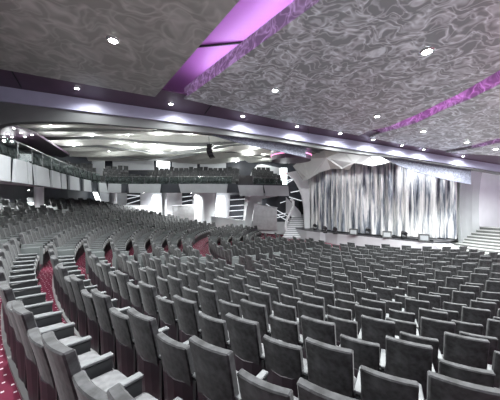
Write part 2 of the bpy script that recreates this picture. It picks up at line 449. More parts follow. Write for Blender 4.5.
# tiers of the balcony
tr = MB()
for k in range(5):
    a = off_pt(ALL, .15+1.15*k); b = off_pt(ALL, 1.3+1.15*k + (.8 if k == 4 else 0))
    for i in range(len(ALL)-1):
        qd = [a[i], a[i+1], b[i+1], b[i]]
        z0 = BB+.7+.1*k; z1 = BT-.35+.42*k
        if i in (7, 8, 9) and k > 1: continue
        tr.prism([(p.x, p.y, z0) for p in qd], [(p.x, p.y, z1) for p in qd])
part(tr, 'tier', M['riser'], bal)
# glass balustrades
def balustrade(P, s0, s1, n, z, h, label):
    t = thing('glass_balustrade', (*along(P, s0), z)); tag(t, label, 'glass railing', 'balcony balustrades')
    hr = MB(); pts = [along(P, s0+(s1-s0)*i/n) for i in range(n+1)]
    for a, b in zip(pts, pts[1:]): hr.bar((a.x, a.y, z+h), (b.x, b.y, z+h), .022)
    part(hr, 'handrail', M['rail'], t)
    for i, (a, b) in enumerate(zip(pts, pts[1:])):
        d = (b-a).normalized(); g = MB(); nn = Vector((-d.y, d.x))*.006
        a2, b2 = a+d*.03, b-d*.03
        g.prism([(a2.x-nn.x, a2.y-nn.y, z), (b2.x-nn.x, b2.y-nn.y, z), (b2.x+nn.x, b2.y+nn.y, z), (a2.x+nn.x, a2.y+nn.y, z)],
                [(a2.x-nn.x, a2.y-nn.y, z+h-.05), (b2.x-nn.x, b2.y-nn.y, z+h-.05), (b2.x+nn.x, b2.y+nn.y, z+h-.05), (a2.x+nn.x, a2.y+nn.y, z+h-.05)])
        part(g, 'glass_pane', M['glass'], t)
        ps = MB(); ps.bar((a.x, a.y, z-.05), (a.x, a.y, z+h), .018); part(ps, 'post', M['rail'], t)
GP = off_pt(ALL, .12)
sA, sB = s_of_x(GP, -40), s_of_x(GP, 100)
balustrade(GP, 1.0, sB, 14, BT, .85, 'curved glass balustrade on the left arm of the balcony')
balustrade(GP, s_of_x(GP, 105), s_of_x(GP, 232), 10, BT, .75, 'straight glass balustrade across the far side of the balcony')
balustrade(GP, s_of_x(GP, 252), s_of_x(GP, 288), 3, BT-.1, .75, 'short glass balustrade at the stage end of the balcony')

# walls behind the balcony and under it
def wall(name, P, z0, z1, m, t=.3):
    mb = MB()
    for a, b in zip(P, P[1:]):
        a = Vector(a); b = Vector(b); d = (b-a).normalized(); n = Vector((-d.y, d.x))*t
        mb.prism([(a.x, a.y, z0), (b.x, b.y, z0), (b.x+n.x, b.y+n.y, z0), (a.x+n.x, a.y+n.y, z0)],
                 [(a.x, a.y, z1), (b.x, b.y, z1), (b.x+n.x, b.y+n.y, z1), (a.x+n.x, a.y+n.y, z1)])
    return struct(mb.build(name, m))
WS = [(-25, 32.6), (4.6, 32.6)]
WR = [(*pol(31.4+.9, t),) for t in range(14, 74, 4)] + [(-19.6, 32.6)]
wall('wall_left', WR, 0, EZ+9, M['darkwall'])
wall('wall_far', [(-19.6, 32.6), (5.2, 32.6)], 0, EZ+1.6, M['white'])
wall('wall_gallery', [(-25, 33.0), (9, 33.0)], EZ+1.6, EZ+9, M['darkwall'])
wall('wall_stage', [(5.0, 33.0), (26, 27.5), (34, 20)], -.5, EZ+8, M['darkwall'])
wall('wall_right', [(34, 20), (34, -9)], -.5, EZ+9, M['offwhite'])
wall('wall_back', [(34, -9), (-30, -9)], -.5, EZ+9, M['grey'])
def wall_panel(name, px, D, t, m, label=None, cat=None, grp=None, drop_e=0):
    mb = MB(); f = [at(x, y, D) for x, y in px]; mb.prism(f, [p+Vector((0, t, 0)) for p in f]); o = mb.build(name, m)
    if cat: tag(o, label, cat, grp)
    else: struct(o)
    return o
# pale acoustic panels on the gallery wall
gp = [((58, 151), (79, 153), (80, 170), (63, 168)), ((82, 148), (104, 152), (105, 176), (84, 174)), ((112, 158), (153, 156), (154, 170), (113, 170)), ((156, 161), (170, 161), (170, 171), (156, 171)),
      ((172, 157), (197, 157), (197, 171), (172, 171)), ((200, 163), (226, 163), (226, 172), (200, 172)), ((252, 171), (257, 165), (262, 164), (280, 168), (282, 178), (250, 176))]
gl = ['leftmost tilted pale panel on the gallery wall, above the glass railing', 'tall pale panel beside the corner of the gallery', 'long pale panel behind the far gallery seats', 'small pale panel right of the long one on the gallery wall',
      'pale panel in the middle of the far gallery wall', 'low pale panel behind the right gallery seats', 'peaked white panel behind the seats at the stage end of the gallery']
for q4, lb in zip(gp, gl): wall_panel('acoustic_panel', q4, 32.7 if q4[0][0] > 110 else 31.0, .1, M['white'], lb, 'wall panel', 'pale panels on the gallery wall')
for (x0, y0, x1, y1, lb) in ((157, 155, 169, 169, 'bright glowing light panel above the far gallery'), (280, 168, 287, 186, 'bright glowing panel at the stage end of the gallery')):
    wall_panel('light_panel', ((x0, y0), (x1, y0), (x1, y1), (x0, y1)), 32.5 if x0 < 200 else 28.5, .08, M['neon'], lb, 'light panel', 'glowing panels of the gallery')
# lower far wall: niches, slanted lights, steel counters, dark striped panels, columns
UW = 32.4
for a, b, lb in (((94, 190), (99, 203), 'slanted white light on the wall under the balcony corner'), ((156, 195), (151, 214), 'slanted white light left of the steel counter'), ((221, 196), (216, 217), 'slanted white light left of the dark striped wall')):
    s = 2.1 if a[0] < 100 else 3.0
    wall_panel('wall_light', ((a[0]-s, a[1]), (a[0]+s, a[1]), (b[0]+s, b[1]), (b[0]-s, b[1])), 31.9 if a[0] > 100 else 30.5, .1, M['neon'], lb, 'wall light', 'slanted lights on the far wall')
for px, lines, lb in ((((64, 192), (92, 191), (97, 204), (74, 200)), [((64, 193), (94, 200)), ((67, 199), (96, 203))], 'dark wall panel with two white lines under the balcony corner'),
                  (((127, 193), (140, 193), (140, 206), (127, 205)), [((127, 199), (140, 196)), ((127, 204), (140, 200)), ((127, 195), (140, 195.5))], 'small square dark panel with white lines behind the seats'),
                  (((182, 193), (192, 193), (192, 207), (182, 207)), [((182, 197), (192, 196)), ((182, 202), (192, 200))], 'dark panel with white lines behind the steel counter'),
                  (((230, 195), (245, 195), (243, 222), (229, 222)), [((230, 200), (245, 199)), ((230, 206), (244, 205)), ((229, 211), (244, 210)), ((229, 217), (243, 216))], 'tall dark panel with level white lines right of the slanted light'),
                  (((262, 195), (289, 195), (289, 224), (262, 224)), [((266, 204), (289, 217)), ((268, 209), (289, 222)), ((272, 216), (287, 213)), ((280, 203), (289, 200)), ((266, 220), (285, 216))], 'dark wall with white diagonal lines beside the stage stairs')):
    D = 32.3 if px[0][0] < 260 else 29.5
    t = thing('striped_panel', at(*px[3], D)); tag(t, lb, 'wall panel', 'dark striped wall panels')
    mb = MB(); f = [at(x, y, D) for x, y in px]; mb.prism(f, [p+Vector((0, .1, 0)) for p in f]); part(mb, 'board', M['darkwall'], t)
    for a, b in lines:
        l = MB(); l.bar(at(*a, D-.03), at(*b, D-.03), .05); part(l, 'white_line', M['line'], t)
def column(x, y0, y1, D, r, m, label, wavy=0):
    t = MB(); n = 16
    a = at(x, y1, D); b = at(x, y0, D); H = b.z-a.z; rows = 8 if wavy else 1
    for j in range(rows):
        z0 = a.z+H*j/rows; z1 = a.z+H*(j+1)/rows
        r0 = r*(1+wavy*(abs(j/rows-.5)*2)**2); r1 = r*(1+wavy*(abs((j+1)/rows-.5)*2)**2)
        t.strip([(a.x+r0*math.cos(2*PI*i/n), a.y+r0*math.sin(2*PI*i/n), z0) for i in range(n+1)],
                [(a.x+r1*math.cos(2*PI*i/n), a.y+r1*math.sin(2*PI*i/n), z1) for i in range(n+1)])
    return tag(t.build('column', m, None, True), label, 'column', 'columns holding the balcony')
column(39, 186, 215, 19, .30, M['white'], 'white round column among the seats under the left balcony')
column(113, 192, 222, 29, .42, M['white'], 'pale round column under the balcony near its corner')
column(164, 193, 225, 28, .26, M['white'], 'slim pale column left of the steel counter')
column(205, 193, 226, 30, 1.25, M['white'], 'thick pale round column right of the steel counter', .12)
# counters
def counter(px, D, m, label):
    t = thing('service_counter', at(*px[3], D)); tag(t, label, 'counter', 'counters under the balcony')
    mb = MB(); f = [at(x, y, D) for x, y in px]; mb.prism(f, [p+Vector((0, .8, 0)) for p in f]); part(mb, 'front', m, t)
    tp = MB(); a, b = f[0], f[1]; tp.prism([a+Vector((-.08, -.1, 0)), b+Vector((.08, -.1, 0)), b+Vector((.08, .9, 0)), a+Vector((-.08, .9, 0))],
            [a+Vector((-.08, -.1, .06)), b+Vector((.08, -.1, .06)), b+Vector((.08, .9, .06)), a+Vector((-.08, .9, .06))]); part(tp, 'top', M['white'], t)
counter(((172, 206), (198, 205), (198, 228), (174, 228)), 30, M['steel'], 'steel counter between the two pale columns')
counter(((114, 205), (146, 206), (146, 226), (114, 226)), 30.6, M['white'], 'long white counter behind the far seats')
counter(((254, 204), (277, 208), (277, 230), (252, 230)), 28, M['steel'], 'curved steel counter next to the white scroll wall')
# white scroll-shaped wall
def ribbon(L, Rr, D0, D1, t, m, name, label, cat):
    mb = MB(); n = len(L)
    for i in range(n-1):
        Da = D0+(D1-D0)*i/(n-1); Db = D0+(D1-D0)*(i+1)/(n-1)
        q4 = [at(*L[i], Da), at(*Rr[i], Da), at(*Rr[i+1], Db), at(*L[i+1], Db)]
        mb.prism(q4, [p+Vector((0, t, 0)) for p in q4])
    o = mb.build(name, m); return tag(o, label, cat)
ribbon([(251, 195), (249, 200), (247, 207), (246, 214), (245, 222), (244, 231)], [(283, 195), (262, 199), (256, 204), (253, 210), (252, 220), (251, 231)], 28.4, 28.4, .5, M['white'], 'scroll_wall', 'white curved scroll wall beside the steel counter', 'wall')
ribbon([(205, 216), (220, 217), (240, 220), (262, 222), (289, 222)], [(205, 228), (220, 229), (240, 231), (262, 233), (289, 235)], 29.2, 28.2, .25, M['offwhite'], 'low_wall', 'long low pale wall behind the far rows of seats', 'wall')
ribbon([(60, 203), (100, 203), (130, 209), (172, 213)], [(60, 225), (100, 225), (130, 228), (172, 230)], 29.9, 29.9, .25, M['offwhite'], 'low_wall', 'low pale wall behind the seats, left of the steel counter', 'wall')

# wavy balcony ceiling
wm = MB(); NX, NY = 90, 70
def wz(X, Y):
    w1 = Y + 1.3*math.sin(X*.23+.6) + .5*math.sin(X*.51+1)
    s = (w1/3.1) % 1.0
    led_ = 1.0*(s**1.6) if s < .85 else 1.0*(.85**1.6)*(1-(s-.85)/.15)
    return EZ + 5.2 + led_ - .02*(Y-14) + .18*math.sin(X*.35+Y*.2)
xs = [-24+34*i/NX for i in range(NX+1)]; ys = [13.4+19.6*j/NY for j in range(NY+1)]
for j in range(NY+1):
    for X in xs: wm.v.append((X, ys[j], wz(X, ys[j])))
for j in range(NY):
    for i in range(NX):
        a = j*(NX+1)+i; wm.f.append((a, a+1, a+NX+2, a+NX+1)); wm.mi.append(0)
struct(wm.build('ceiling_7', M['wave'], None, True))
for k_, (Y0, ph, am) in enumerate(((14.6, .3, .10), (16.4, 1.3, .16), (18.6, 2.2, .2), (21.2, 3.6, .22), (24.4, 4.5, .25), (28.0, 5.4, .25))):
    rb_ = MB(); lo_ = []; hi_ = []
    for i in range(61):
        X = -22+31*i/60; Y = Y0+1.1*math.sin(X*.3+ph); z = EZ+5.05+am*math.sin(X*.42+ph*1.7)-.02*(Y-14)+.02*(k_)
        lo_.append((X, Y, z-.04)); hi_.append((X, Y+.35, z+.28+am*.5*math.sin(X*.5+ph)))
    rb_.slab(lo_, hi_, (0, .08, .02)); struct(rb_.build('trim_%d' % (30+k_), M['grey']))
# dark plum ceiling over the left arm of the balcony
pc = MB(); P = [(-8, 3), (-14, 11.5), (-14.5, 17), (-18, 25), (-26, 31), (-34, 20), (-26, 3)]
pc.prism([(x, y, EZ+4.45) for x, y in P], [(x, y, EZ+4.6) for x, y in P]); struct(pc.build('ceiling_8', M['plum']))
wl = [(74, 144), (92, 133), (109, 151), (128, 130), (135, 147.5), (150, 153), (160, 134), (157, 147), (176, 140), (180, 152), (192, 133), (196, 150), (213, 148), (222, 142), (236, 160), (248, 152), (256, 147), (263, 154), (265, 161), (50, 128), (40, 139), (121, 142)]
wl.sort()
for i, (x, y) in enumerate(wl):
    v = (200-y)/250; D = 20
    for _ in range(60):
        X = (x-250)/250*D; D += .5*((wz(X, D)-EZ)/v - D) if v > .12 else 0
        D = max(13.6, min(32, D))
    X = (x-250)/250*D
    downlight((X, D, wz(X, D)-.01), .07, 'small bright lamp in the wavy gallery ceiling, %s from the left' % ordn(i+1), WAVE_W, 'lamps in the wavy ceiling', kind='POINT')
for x, y, nm_ in ((8, 134, 'second from the left'), (14, 128.5, 'highest'), (4, 141, 'leftmost'), (25, 137, 'second from the right'), (21, 133, 'middle'), (12, 141, 'lowest'), (32, 135, 'rightmost')):
    D = 4.4*250/(200-y); D = min(D, 17.5)
    downlight((( x-250)/250*D, D, EZ+4.44), .06, 'small downlight in the dark plum ceiling over the left balcony, ' + nm_, 5, 'downlights over the left balcony', kind='POINT')
for X, Y, nm_ in ((-12, 11, 'nearest the viewer'), (-14, 15, 'second along the left arm'), (-16.5, 20, 'third along the left arm'), (-11, 27.6, 'left end of the far side'), (-5.5, 27.6, 'middle of the far side'), (1, 27.8, 'stage end of the far side')):
    zz = BB+.03+.55*.35
    downlight((X-1.2, Y+(0 if Y < 25 else 1), BB+.1), .07, 'small downlight in the soffit under the balcony, %s' % nm_, 700 if Y < 14 else 1000, 'downlights under the balcony')

# ------------------------------------------------------------ stage
ST = 1.05
SE = [(4.9, 27.0), (5.6, 24.8), (6.6, 23.6), (7.2, 23.9), (7.9, 22.6), (9.6, 21.0), (11.2, 19.2), (12.9, 17.6)]   # front edge
stg = thing('stage', (10, 21, 0)); tag(stg, 'raised stage with a pale faceted front wall and black top', 'stage')
sb = MB(); bk_ = [(14.5, 18.2), (16.5, 19.6), (20, 26), (6, 30)]
lp = [(x, y) for x, y in SE]+bk_
sb.prism([(x, y, ST-.06) for x, y in lp], [(x, y, ST) for x, y in lp]); part(sb, 'stage_floor', M['stage'], stg)
sf = MB(); a = [(x, y, -.02) for x, y in SE]; b = [(x, y, ST-.05) for x, y in SE]
sf.slab(a, b, (.1, .15, 0)); part(sf, 'front_wall', M['frontw'], stg)
ap = MB(); ap.prism([(12.9, 17.6, -.02), (14.9, 18.9, -.02), (15.1, 16.9, -.02), (13.3, 16.5, -.02)], [(12.9, 17.6, ST-.05), (14.9, 18.9, ST-.05), (15.1, 16.9, .22), (13.3, 16.5, .2)]); part(ap, 'sloping_apron', M['frontw'], stg)
bl = MB(); a = [(x+.25, y+.35, ST) for x, y in SE[2:]]; b = [(p[0], p[1], ST+.12) for p in a]; bl.slab(a, b, (.1, .1, 0)); part(bl, 'footlight_trough', M['black'], stg)
# curtain
CP = [(6.4, 27.2), (7.2, 24.6), (8.6, 23.0), (10.6, 21.5), (12.6, 20.3), (14.3, 19.5), (15.75, 19.0)]
Lc = sum((Vector(b)-Vector(a)).length for a, b in zip(CP, CP[1:]))
cm = MB(); NS, NV = 620, 6
for j in range(NV+1):
    vv = j/NV
    for i in range(NS+1):
        s = Lc*i/NS; p = along(CP, s); q2 = along(CP, min(Lc, s+.05)); q1 = along(CP, max(0, s-.05)); d = (q2-q1).normalized(); n = Vector((-d.y, d.x))
        ph = 2*PI*s/.62 + 1.2*math.sin(s*1.3) + .8*math.sin(s*3.1)
        am = .20*(1+.35*math.sin(s*2.3)) ; am *= 1.0-.35*vv
        o_ = am*math.sin(ph) + .05*math.sin(2.1*ph+1+vv)
        cm.v.append((p.x+n.x*o_, p.y+n.y*o_, ST+.06+vv*6.2))
for j in range(NV):
    for i in range(NS):
        a = j*(NS+1)+i; cm.f.append((a, a+1, a+NS+2, a+NS+1)); cm.mi.append(0)
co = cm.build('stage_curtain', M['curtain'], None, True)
tag(co, 'silver pleated stage curtain hanging across the whole stage', 'curtain')
for i, (X, Y, up_z, aim, lb) in enumerate(((5.0, 19.6, 4.35, (7.0, 24.5, EZ+2), 'leftmost'), (7.2, 18.9, 4.6, (9.2, 22.6, 2.4), 'second'), (10.2, 19.6, 4.2, (11.3, 21.2, 2.4), 'third'), (12.6, 18.4, 4.0, (14.0, 19.8, 2.2), 'rightmost'))):  # unseen spots added to brighten the curtain and portal
    z = EZ+up_z
    t = thing('added_curtain_spot', (X, Y, z)); tag(t, 'unseen spotlight added behind the header, %s of those brightening the curtain' % lb, 'spotlight', 'added unseen spotlights for the curtain')
    d = Vector(aim)-Vector((X, Y, z)); d.normalize()
    mb = MB(); mb.bar(-d*.15, d*.12, .09, n=10); mb.build('lamp_head', M['black'], t)
    mb = MB(); mb.bar((0, 0, .02), (0, 0, .9), .02); mb.build('stem', M['black'], t)
    ld = bpy.data.lights.new('spot_light', 'SPOT'); ld.energy = (110, 380, 760, 720)[i]; ld.spot_size = math.radians(120); ld.spot_blend = .7; ld.shadow_soft_size = .1; ld.color = (.97, .98, 1)
    o = bpy.data.objects.new('spot_light', ld); COL.objects.link(o); o.parent = t; o.location = d*.2; o.rotation_euler = d.to_track_quat('-Z', 'Y').to_euler()
# monitors on the stage edge
for (x, y, lb) in ((353.5, 231.5, 'black floor monitor at the left third of the stage edge'), (387, 234.5, 'black floor monitor at the middle of the stage edge'), (424, 238, 'black floor monitor at the right end of the stage edge')):
    u = (x-250)/250; D = (EZ-ST)/((y+3.5-200)/250)
    t = thing('stage_monitor', (u*D, D, ST), -.5); tag(t, lb, 'stage monitor', 'monitors on the stage edge')
    m1 = MB(); m1.prism([(-.33, -.2, 0), (.33, -.2, 0), (.33, .25, 0), (-.33, .25, 0)], [(-.33, -.08, .52), (.33, -.08, .52), (.33, .25, .52), (-.33, .25, .52)]); m1.build('cabinet', M['black'], t)
    m2 = MB(); m2.prism([(-.24, -.20, .12), (.24, -.20, .12), (.24, -.12, .44), (-.24, -.12, .44)], [(-.24, -.15, .12), (.24, -.15, .12), (.24, -.07, .44), (-.24, -.07, .44)]); m2.build('screen', M['screen'], t)
for (x, y, lb) in ((315, 226, 'black stage lamp cluster at the left end of the curtain'), (325, 229, 'black stage lamp cluster right of the first one'), (368, 231, 'black stage lamp between the left two monitors'), (404, 235, 'black stage lamp between the right two monitors'), (335, 230, 'black stage lamp left of the first monitor')):
    D = (EZ-ST)/((y+4-200)/250); t = thing('stage_lamp', ((x-250)/250*D, D, ST)); tag(t, lb, 'stage light', 'stage lamps along the curtain')
    m1 = MB(); m1.box(-.16, .16, -.16, .16, 0, .16); m1.build('base', M['black'], t)
    m1 = MB(); m1.box(-.2, -.16, -.06, .06, .14, .5); m1.box(.16, .2, -.06, .06, .14, .5); m1.build('yoke', M['black'], t)
    m1 = MB(); m1.bar((0, -.2, .42), (0, .14, .5), .15, n=12); m1.build('lamp_head', M['black'], t)
# faceted portal over the curtain
pt = thing('stage_portal', at(310, 178, 26)); tag(pt, 'faceted pale grey portal panels hanging over the left of the curtain', 'portal')
V = {'a': (293, 166, 26.5), 'b': (303, 158, 26), 'c': (325, 150, 24.5), 'd': (309, 179, 24.8), 'e': (318, 173, 23.5), 'f': (331, 169, 23.2), 'g': (326, 158, 22.6), 'h': (342, 169, 22.2),
     'i': (345, 150, 22.5), 'j': (354, 163, 21.0), 'k': (349, 170, 21.9), 'l': (372, 166, 20.6), 'm': (364, 154, 20.8), 'n': (392, 157, 20), 'o': (386, 163, 19.6), 'p': (331, 147, 24.5), 'q': (398, 162, 19.4), 'r': (399, 155, 19.4), 's': (303, 181, 26)}
for q4 in ('abds', 'bcgd', 'dgfe', 'cpig', 'ghf', 'gijh', 'jkh', 'imj', 'mlj', 'mnol', 'nrqo'):
    mb = MB(); f = [at(*V[c]) for c in q4]; mb.prism(f, [p+Vector((.03, .18, .02)) for p in f])
    part(mb, 'facet', M['facet'] if q4 not in ('ghf', 'cpig', 'jkh') else M['facet2'], pt)
# mesh bands
def band(top, bot, name, label):
    mb = MB()
    A = []; B = []
    for (x, y), (x2, y2) in zip(top, bot):
        p = on_plane(x, lerp_px(top_px, x), HP+.06); D = p.y+.5
        A.append(at(x, y, D)); B.append(at(x2, y2, D))
    mb.slab(B, A, (.02, .12, 0)); o = mb.build(name, M['mesh'], None); return tag(o, label, 'ceiling band', 'silver mesh bands')
band([(211, 132), (230, 135), (256, 138), (280, 141), (306, 145)], [(211, 135), (230, 140.5), (256, 147), (280, 151.6), (306, 157.5)], 'mesh_band', 'tapering silver mesh band above the stage end of the gallery')
band([(383, 154), (400, 156), (420, 159), (445, 163), (471, 167)], [(383, 157.5), (400, 166), (420, 173), (445, 179.5), (471, 184.5)], 'mesh_band', 'tapering silver mesh band in front of the curtain top')
# left wing: white flaring column, stairs
ribbon([(285, 173), (290, 176), (295, 181), (299, 188), (302, 196), (304, 208), (304.5, 220), (305, 236)], [(311, 168), (311, 176), (311, 184), (310, 192), (309.5, 200), (310, 212), (310, 224), (311, 236)], 27, 26.5, .4, M['white'], 'flared_column', 'white flaring wall at the left end of the curtain', 'column')
# front ribbon
wall_panel('door_1', ((298.5, 201), (303, 201), (303, 217), (298.5, 217)), 29.4, .06, M['black'])
ribbon([(286, 197), (290, 201), (294, 205), (298, 209), (301, 213)], [(286, 213), (290, 216), (294, 218), (298, 219), (301, 220)], 28.8, 28.8, .12, M['white'], 'stair_wall', 'white sloping side wall above the left stage stairs', 'wall')
ls = thing('staircase', at(295, 236, 25.5)); tag(ls, 'small white staircase left of the stage', 'stairs')
for i in range(12):
    z = .19*(i+1); D = 25.9+.27*i; xl = 283+i*.85; xr = 304.5
    mb = MB(); X0 = (xl-250)/250*D; X1 = (xr-250)/250*D
    mb.box(X0, X1, D, D+.4, 0, z, M['stepg']); mb.box(X0, X1, D-.03, D+.4, z, z+.05, M['stepm2'])
    part(mb, 'step', M['stepr'], ls)
hrp = [(286.5, 231), (285.5, 226), (287, 219), (291, 212), (293.5, 206), (293, 201), (290.5, 199)]
mb = MB()
for a, b in zip(hrp, hrp[1:]): mb.bar(at(*a, 26.1), at(*b, 26.1), .14)
part(mb, 'curved_balustrade', M['white'], ls)
wlm = [((287, 183), (300, 176)), ((288, 193), (303, 190)), ((286, 181), (296, 178)), ((286, 196), (302, 201))]
t = thing('striped_panel', at(286, 200, 30.5)); tag(t, 'dark upper wall with white slanting lines left of the white flaring wall', 'wall panel', 'dark striped wall panels')
mb = MB(); f = [at(x, y, 30.5) for x, y in ((285, 165), (307, 165), (307, 214), (285, 214))]; mb.prism(f, [p+Vector((0, .1, 0)) for p in f]); part(mb, 'board', M['darkwall'], t)
for a, b in wlm:
    l = MB(); l.bar(at(*a, 30.4), at(*b, 30.4), .06); part(l, 'white_line', M['line'], t)
# round ceiling drum
dr = thing('ceiling_drum', at(290, 157, 22)); tag(dr, 'dark round ceiling drum with a pink glowing rim above the gallery end', 'ceiling drum')
c0 = at(291, 158, 22.5); n = 28; rr = 1.75
mb = MB()
mb.prism([(c0.x+rr*math.cos(2*PI*i/n), c0.y+rr*math.sin(2*PI*i/n), c0.z-.25) for i in range(n)], [(c0.x+1.06*rr*math.cos(2*PI*i/n), c0.y+1.06*rr*math.sin(2*PI*i/n), c0.z+1.0) for i in range(n)])
part(mb, 'drum', M['plum'], dr)
mb = MB()
for i in range(n):
    a0, a1 = 2*PI*i/n, 2*PI*(i+1)/n
    mb.bar((c0.x+1.02*rr*math.cos(a0), c0.y+1.02*rr*math.sin(a0), c0.z+.18), (c0.x+1.02*rr*math.cos(a1), c0.y+1.02*rr*math.sin(a1), c0.z+.18), .05)
part(mb, 'glowing_rim', mat('pink_rim', (.6, .2, .4), .5, emit=(.9, .25, .5), es=1.2), dr)
# hanging loudspeaker array
sp = thing('speaker_array', at(210, 145, 17)); tag(sp, 'curved black loudspeaker array hanging before the wavy ceiling', 'loudspeaker')
pp = [(207, 144), (206.3, 147.5), (206.5, 151), (207.5, 154.5), (209.5, 158)]
for i in range(4):
    a, b = at(*pp[i], 17), at(*pp[i+1], 17); mb = MB(); g = (b-a)*.06; a2, b2 = a+g, b-g
    mb.prism([a2, a2+Vector((.36, 0, .03)), b2+Vector((.36, 0, .08)), b2], [a2+Vector((0, .4, 0)), a2+Vector((.36, .4, .03)), b2+Vector((.36, .4, .08)), b2+Vector((0, .4, 0))])
    part(mb, 'speaker_box', M['black'], sp)
mb = MB(); mb.bar(at(209, 144.5, 17.2), at(209, 136, 17.2), .03); part(mb, 'hanging_rod', M['rail'], sp)
# right wing: concave steel column, white wall, fan of steps
W0 = [(15.9, 19.0), (16.3, 19.35), (16.9, 19.65), (17.6, 19.85), (18.2, 19.9)]
cw = MB()
zt = EZ+2.6
for j in range(6):
    za = ST*0+zt*j/6; zb = zt*(j+1)/6
    def sh(z): s_ = z/zt; return .28*(abs(2*s_-1)**2)
    cw.slab([(x+sh(za), y-sh(za)*.3, za) for x, y in W0], [(x+sh(zb), y-sh(zb)*.3, zb) for x, y in W0], (-.05, .25, 0))
struct(cw.build('wall_wing', mat('wing_grey', (.50, .53, .53), .4, .3, noise=(1, .08)), None))
wall('wall_white', [(18.3, 20.1), (21.5, 21.6), (26, 23.0), (31, 23.5)], 0, EZ+2.35, M['white'])
fan = thing('stage_steps', (19, 18, 0)); tag(fan, 'fan of curved white steps rising right of the stage', 'stairs')
cc = Vector((23.0, 22.5))
for i in range(12):
    r = 10.3-.46*i; z = row_z(KMAX)+.10*(i+1)+.006*i*i; mb = MB(); n = 26
    ang = [math.radians(200+ (330-200)*j/n) for j in range(n+1)]
    P = [(cc.x+r*math.cos(a), cc.y+r*math.sin(a)) for a in ang]; Q = [(cc.x+(r-.55)*math.cos(a), cc.y+(r-.55)*math.sin(a)) for a in ang]
    ok = [j for j in range(n+1) if not (P[j][0] < 13.6 and P[j][1] > 17.2)]
    P = [P[j] for j in ok]; Q = [Q[j] for j in ok]
    for j in range(len(P)-1):
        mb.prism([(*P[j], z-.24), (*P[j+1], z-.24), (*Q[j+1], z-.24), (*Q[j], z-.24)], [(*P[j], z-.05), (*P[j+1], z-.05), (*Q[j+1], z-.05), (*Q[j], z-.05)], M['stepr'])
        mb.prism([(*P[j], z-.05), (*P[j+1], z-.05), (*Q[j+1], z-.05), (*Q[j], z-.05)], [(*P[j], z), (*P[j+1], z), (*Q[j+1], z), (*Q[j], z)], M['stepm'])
    part(mb, 'step', M['stepm'], fan)

downlight((22.5, 16.5, EZ+1.9), .09, 'unseen downlight added above the white fan of steps', 900, 'downlights in the plum soffit')  # lamp added out of view to brighten the right wing and white wall
# ------------------------------------------------------------ chairs
def soft_box(name, x0, x1, y0, y1, z0, z1, bev, seg, m, fn=None, nx=1, nz=1, smooth=True):
    bm = bmesh.new(); bmesh.ops.create_cube(bm, size=1)
    for v in bm.verts: v.co = Vector((x0+(v.co.x+.5)*(x1-x0), y0+(v.co.y+.5)*(y1-y0), z0+(v.co.z+.5)*(z1-z0)))
    for i in range(1, nx):
        c = x0+(x1-x0)*i/nx
        bmesh.ops.bisect_plane(bm, geom=bm.verts[:]+bm.edges[:]+bm.faces[:], plane_co=(c, 0, 0), plane_no=(1, 0, 0))
    for i in range(1, nz):
        c = z0+(z1-z0)*i/nz
        bmesh.ops.bisect_plane(bm, geom=bm.verts[:]+bm.edges[:]+bm.faces[:], plane_co=(0, 0, c), plane_no=(0, 0, 1))
    es = [e for e in bm.edges if len(e.link_faces) == 2 and e.calc_face_angle(0) > .8]
    if bev: bmesh.ops.bevel(bm, geom=es, offset=bev, segments=seg, affect='EDGES', profile=.5)
    if fn:
        for v in bm.verts: v.co = fn(v.co)
    bmesh.ops.recalc_face_normals(bm, faces=bm.faces)
    me = bpy.data.meshes.new(name); bm.to_mesh(me); bm.free(); me.materials.append(m)
    if smooth: me.polygons.foreach_set('use_smooth', [True]*len(me.polygons))
    return me
W = .50
M['velvet_lit'] = mat('grey_velvet_lit', (.12, .122, .125), .8, noise=(10, .4), sheen=.3)  # chair velvet made lighter: light on upward faces put into the colour
M['base'] = mat('seat_base_dark', (.018, .018, .02), .6)
M['endp'] = mat('end_panel_grey', (.085, .095, .095), .5)
def back_fn(H):
    def f(c):
        x, y, z = c
        s = (z-.46)/(H-.46)
        x *= 1+.03*(s-.5)
        y += .032*(x/.25)**2                     # wings come forward
        if s < .25: z -= .05*(1-(x/.25)**2)*(1-s/.25)
        y -= .20*max(0, z-.46) + .03*max(0, s-.6)
        return Vector((x, y, z))
    return f
def chair_meshes(H, hi=True):
    sg = 2 if hi else 1
    d = {}
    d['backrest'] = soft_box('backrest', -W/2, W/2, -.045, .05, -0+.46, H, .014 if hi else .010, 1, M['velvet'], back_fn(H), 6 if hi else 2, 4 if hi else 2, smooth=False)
    def sf_(c):
        x, y, z = c
        if z > .46: z += .03*(1-(x/.25)**2)*(1-((y-.27)/.25)**2)
        if y > .38: z -= .025
        return Vector((x, y, z))
    d['seat'] = soft_box('seat', -.235, .235, .05, .50, .32, .53, .07 if hi else .04, 3 if hi else 1, M['velvet_lit'], sf_, 4 if hi else 1)
    d['back_shell'] = soft_box('back_shell', -.262, .262, -.045, -.025, .0, .60, .008, 1, M['shell'],
        lambda c: Vector((c.x, c.y + -.0+.045*(c.x/.25)**2 - .16*max(0, c.z-.42) + .0, c.z-(.06*(1-(c.x/.25)**2) if c.z > .5 else 0))), 4 if hi else 1, smooth=False)
    d['seat_base'] = soft_box('seat_base', -.25, .25, .02, .455, .0, .34, 0, 1, M['base'], smooth=False)
    d['armrest'] = soft_box('armrest', .247, .325, -.04, .48, .61, .645, .008, 1, M['arm'], lambda c: Vector((c.x, c.y, c.z + .03*(c.y < .0) - .0*c.y)), smooth=False)
    d['arm_panel'] = soft_box('arm_panel', .262, .308, -.03, .47, .0, .61, 0, 1, M['panel'], smooth=False)
    return d
hiT, hiS = chair_meshes(TALL), chair_meshes(SHORT)
endp = soft_box('end_panel', .262, .312, -.10, .50, 0, .76, .012, 2, M['endp'], smooth=False)
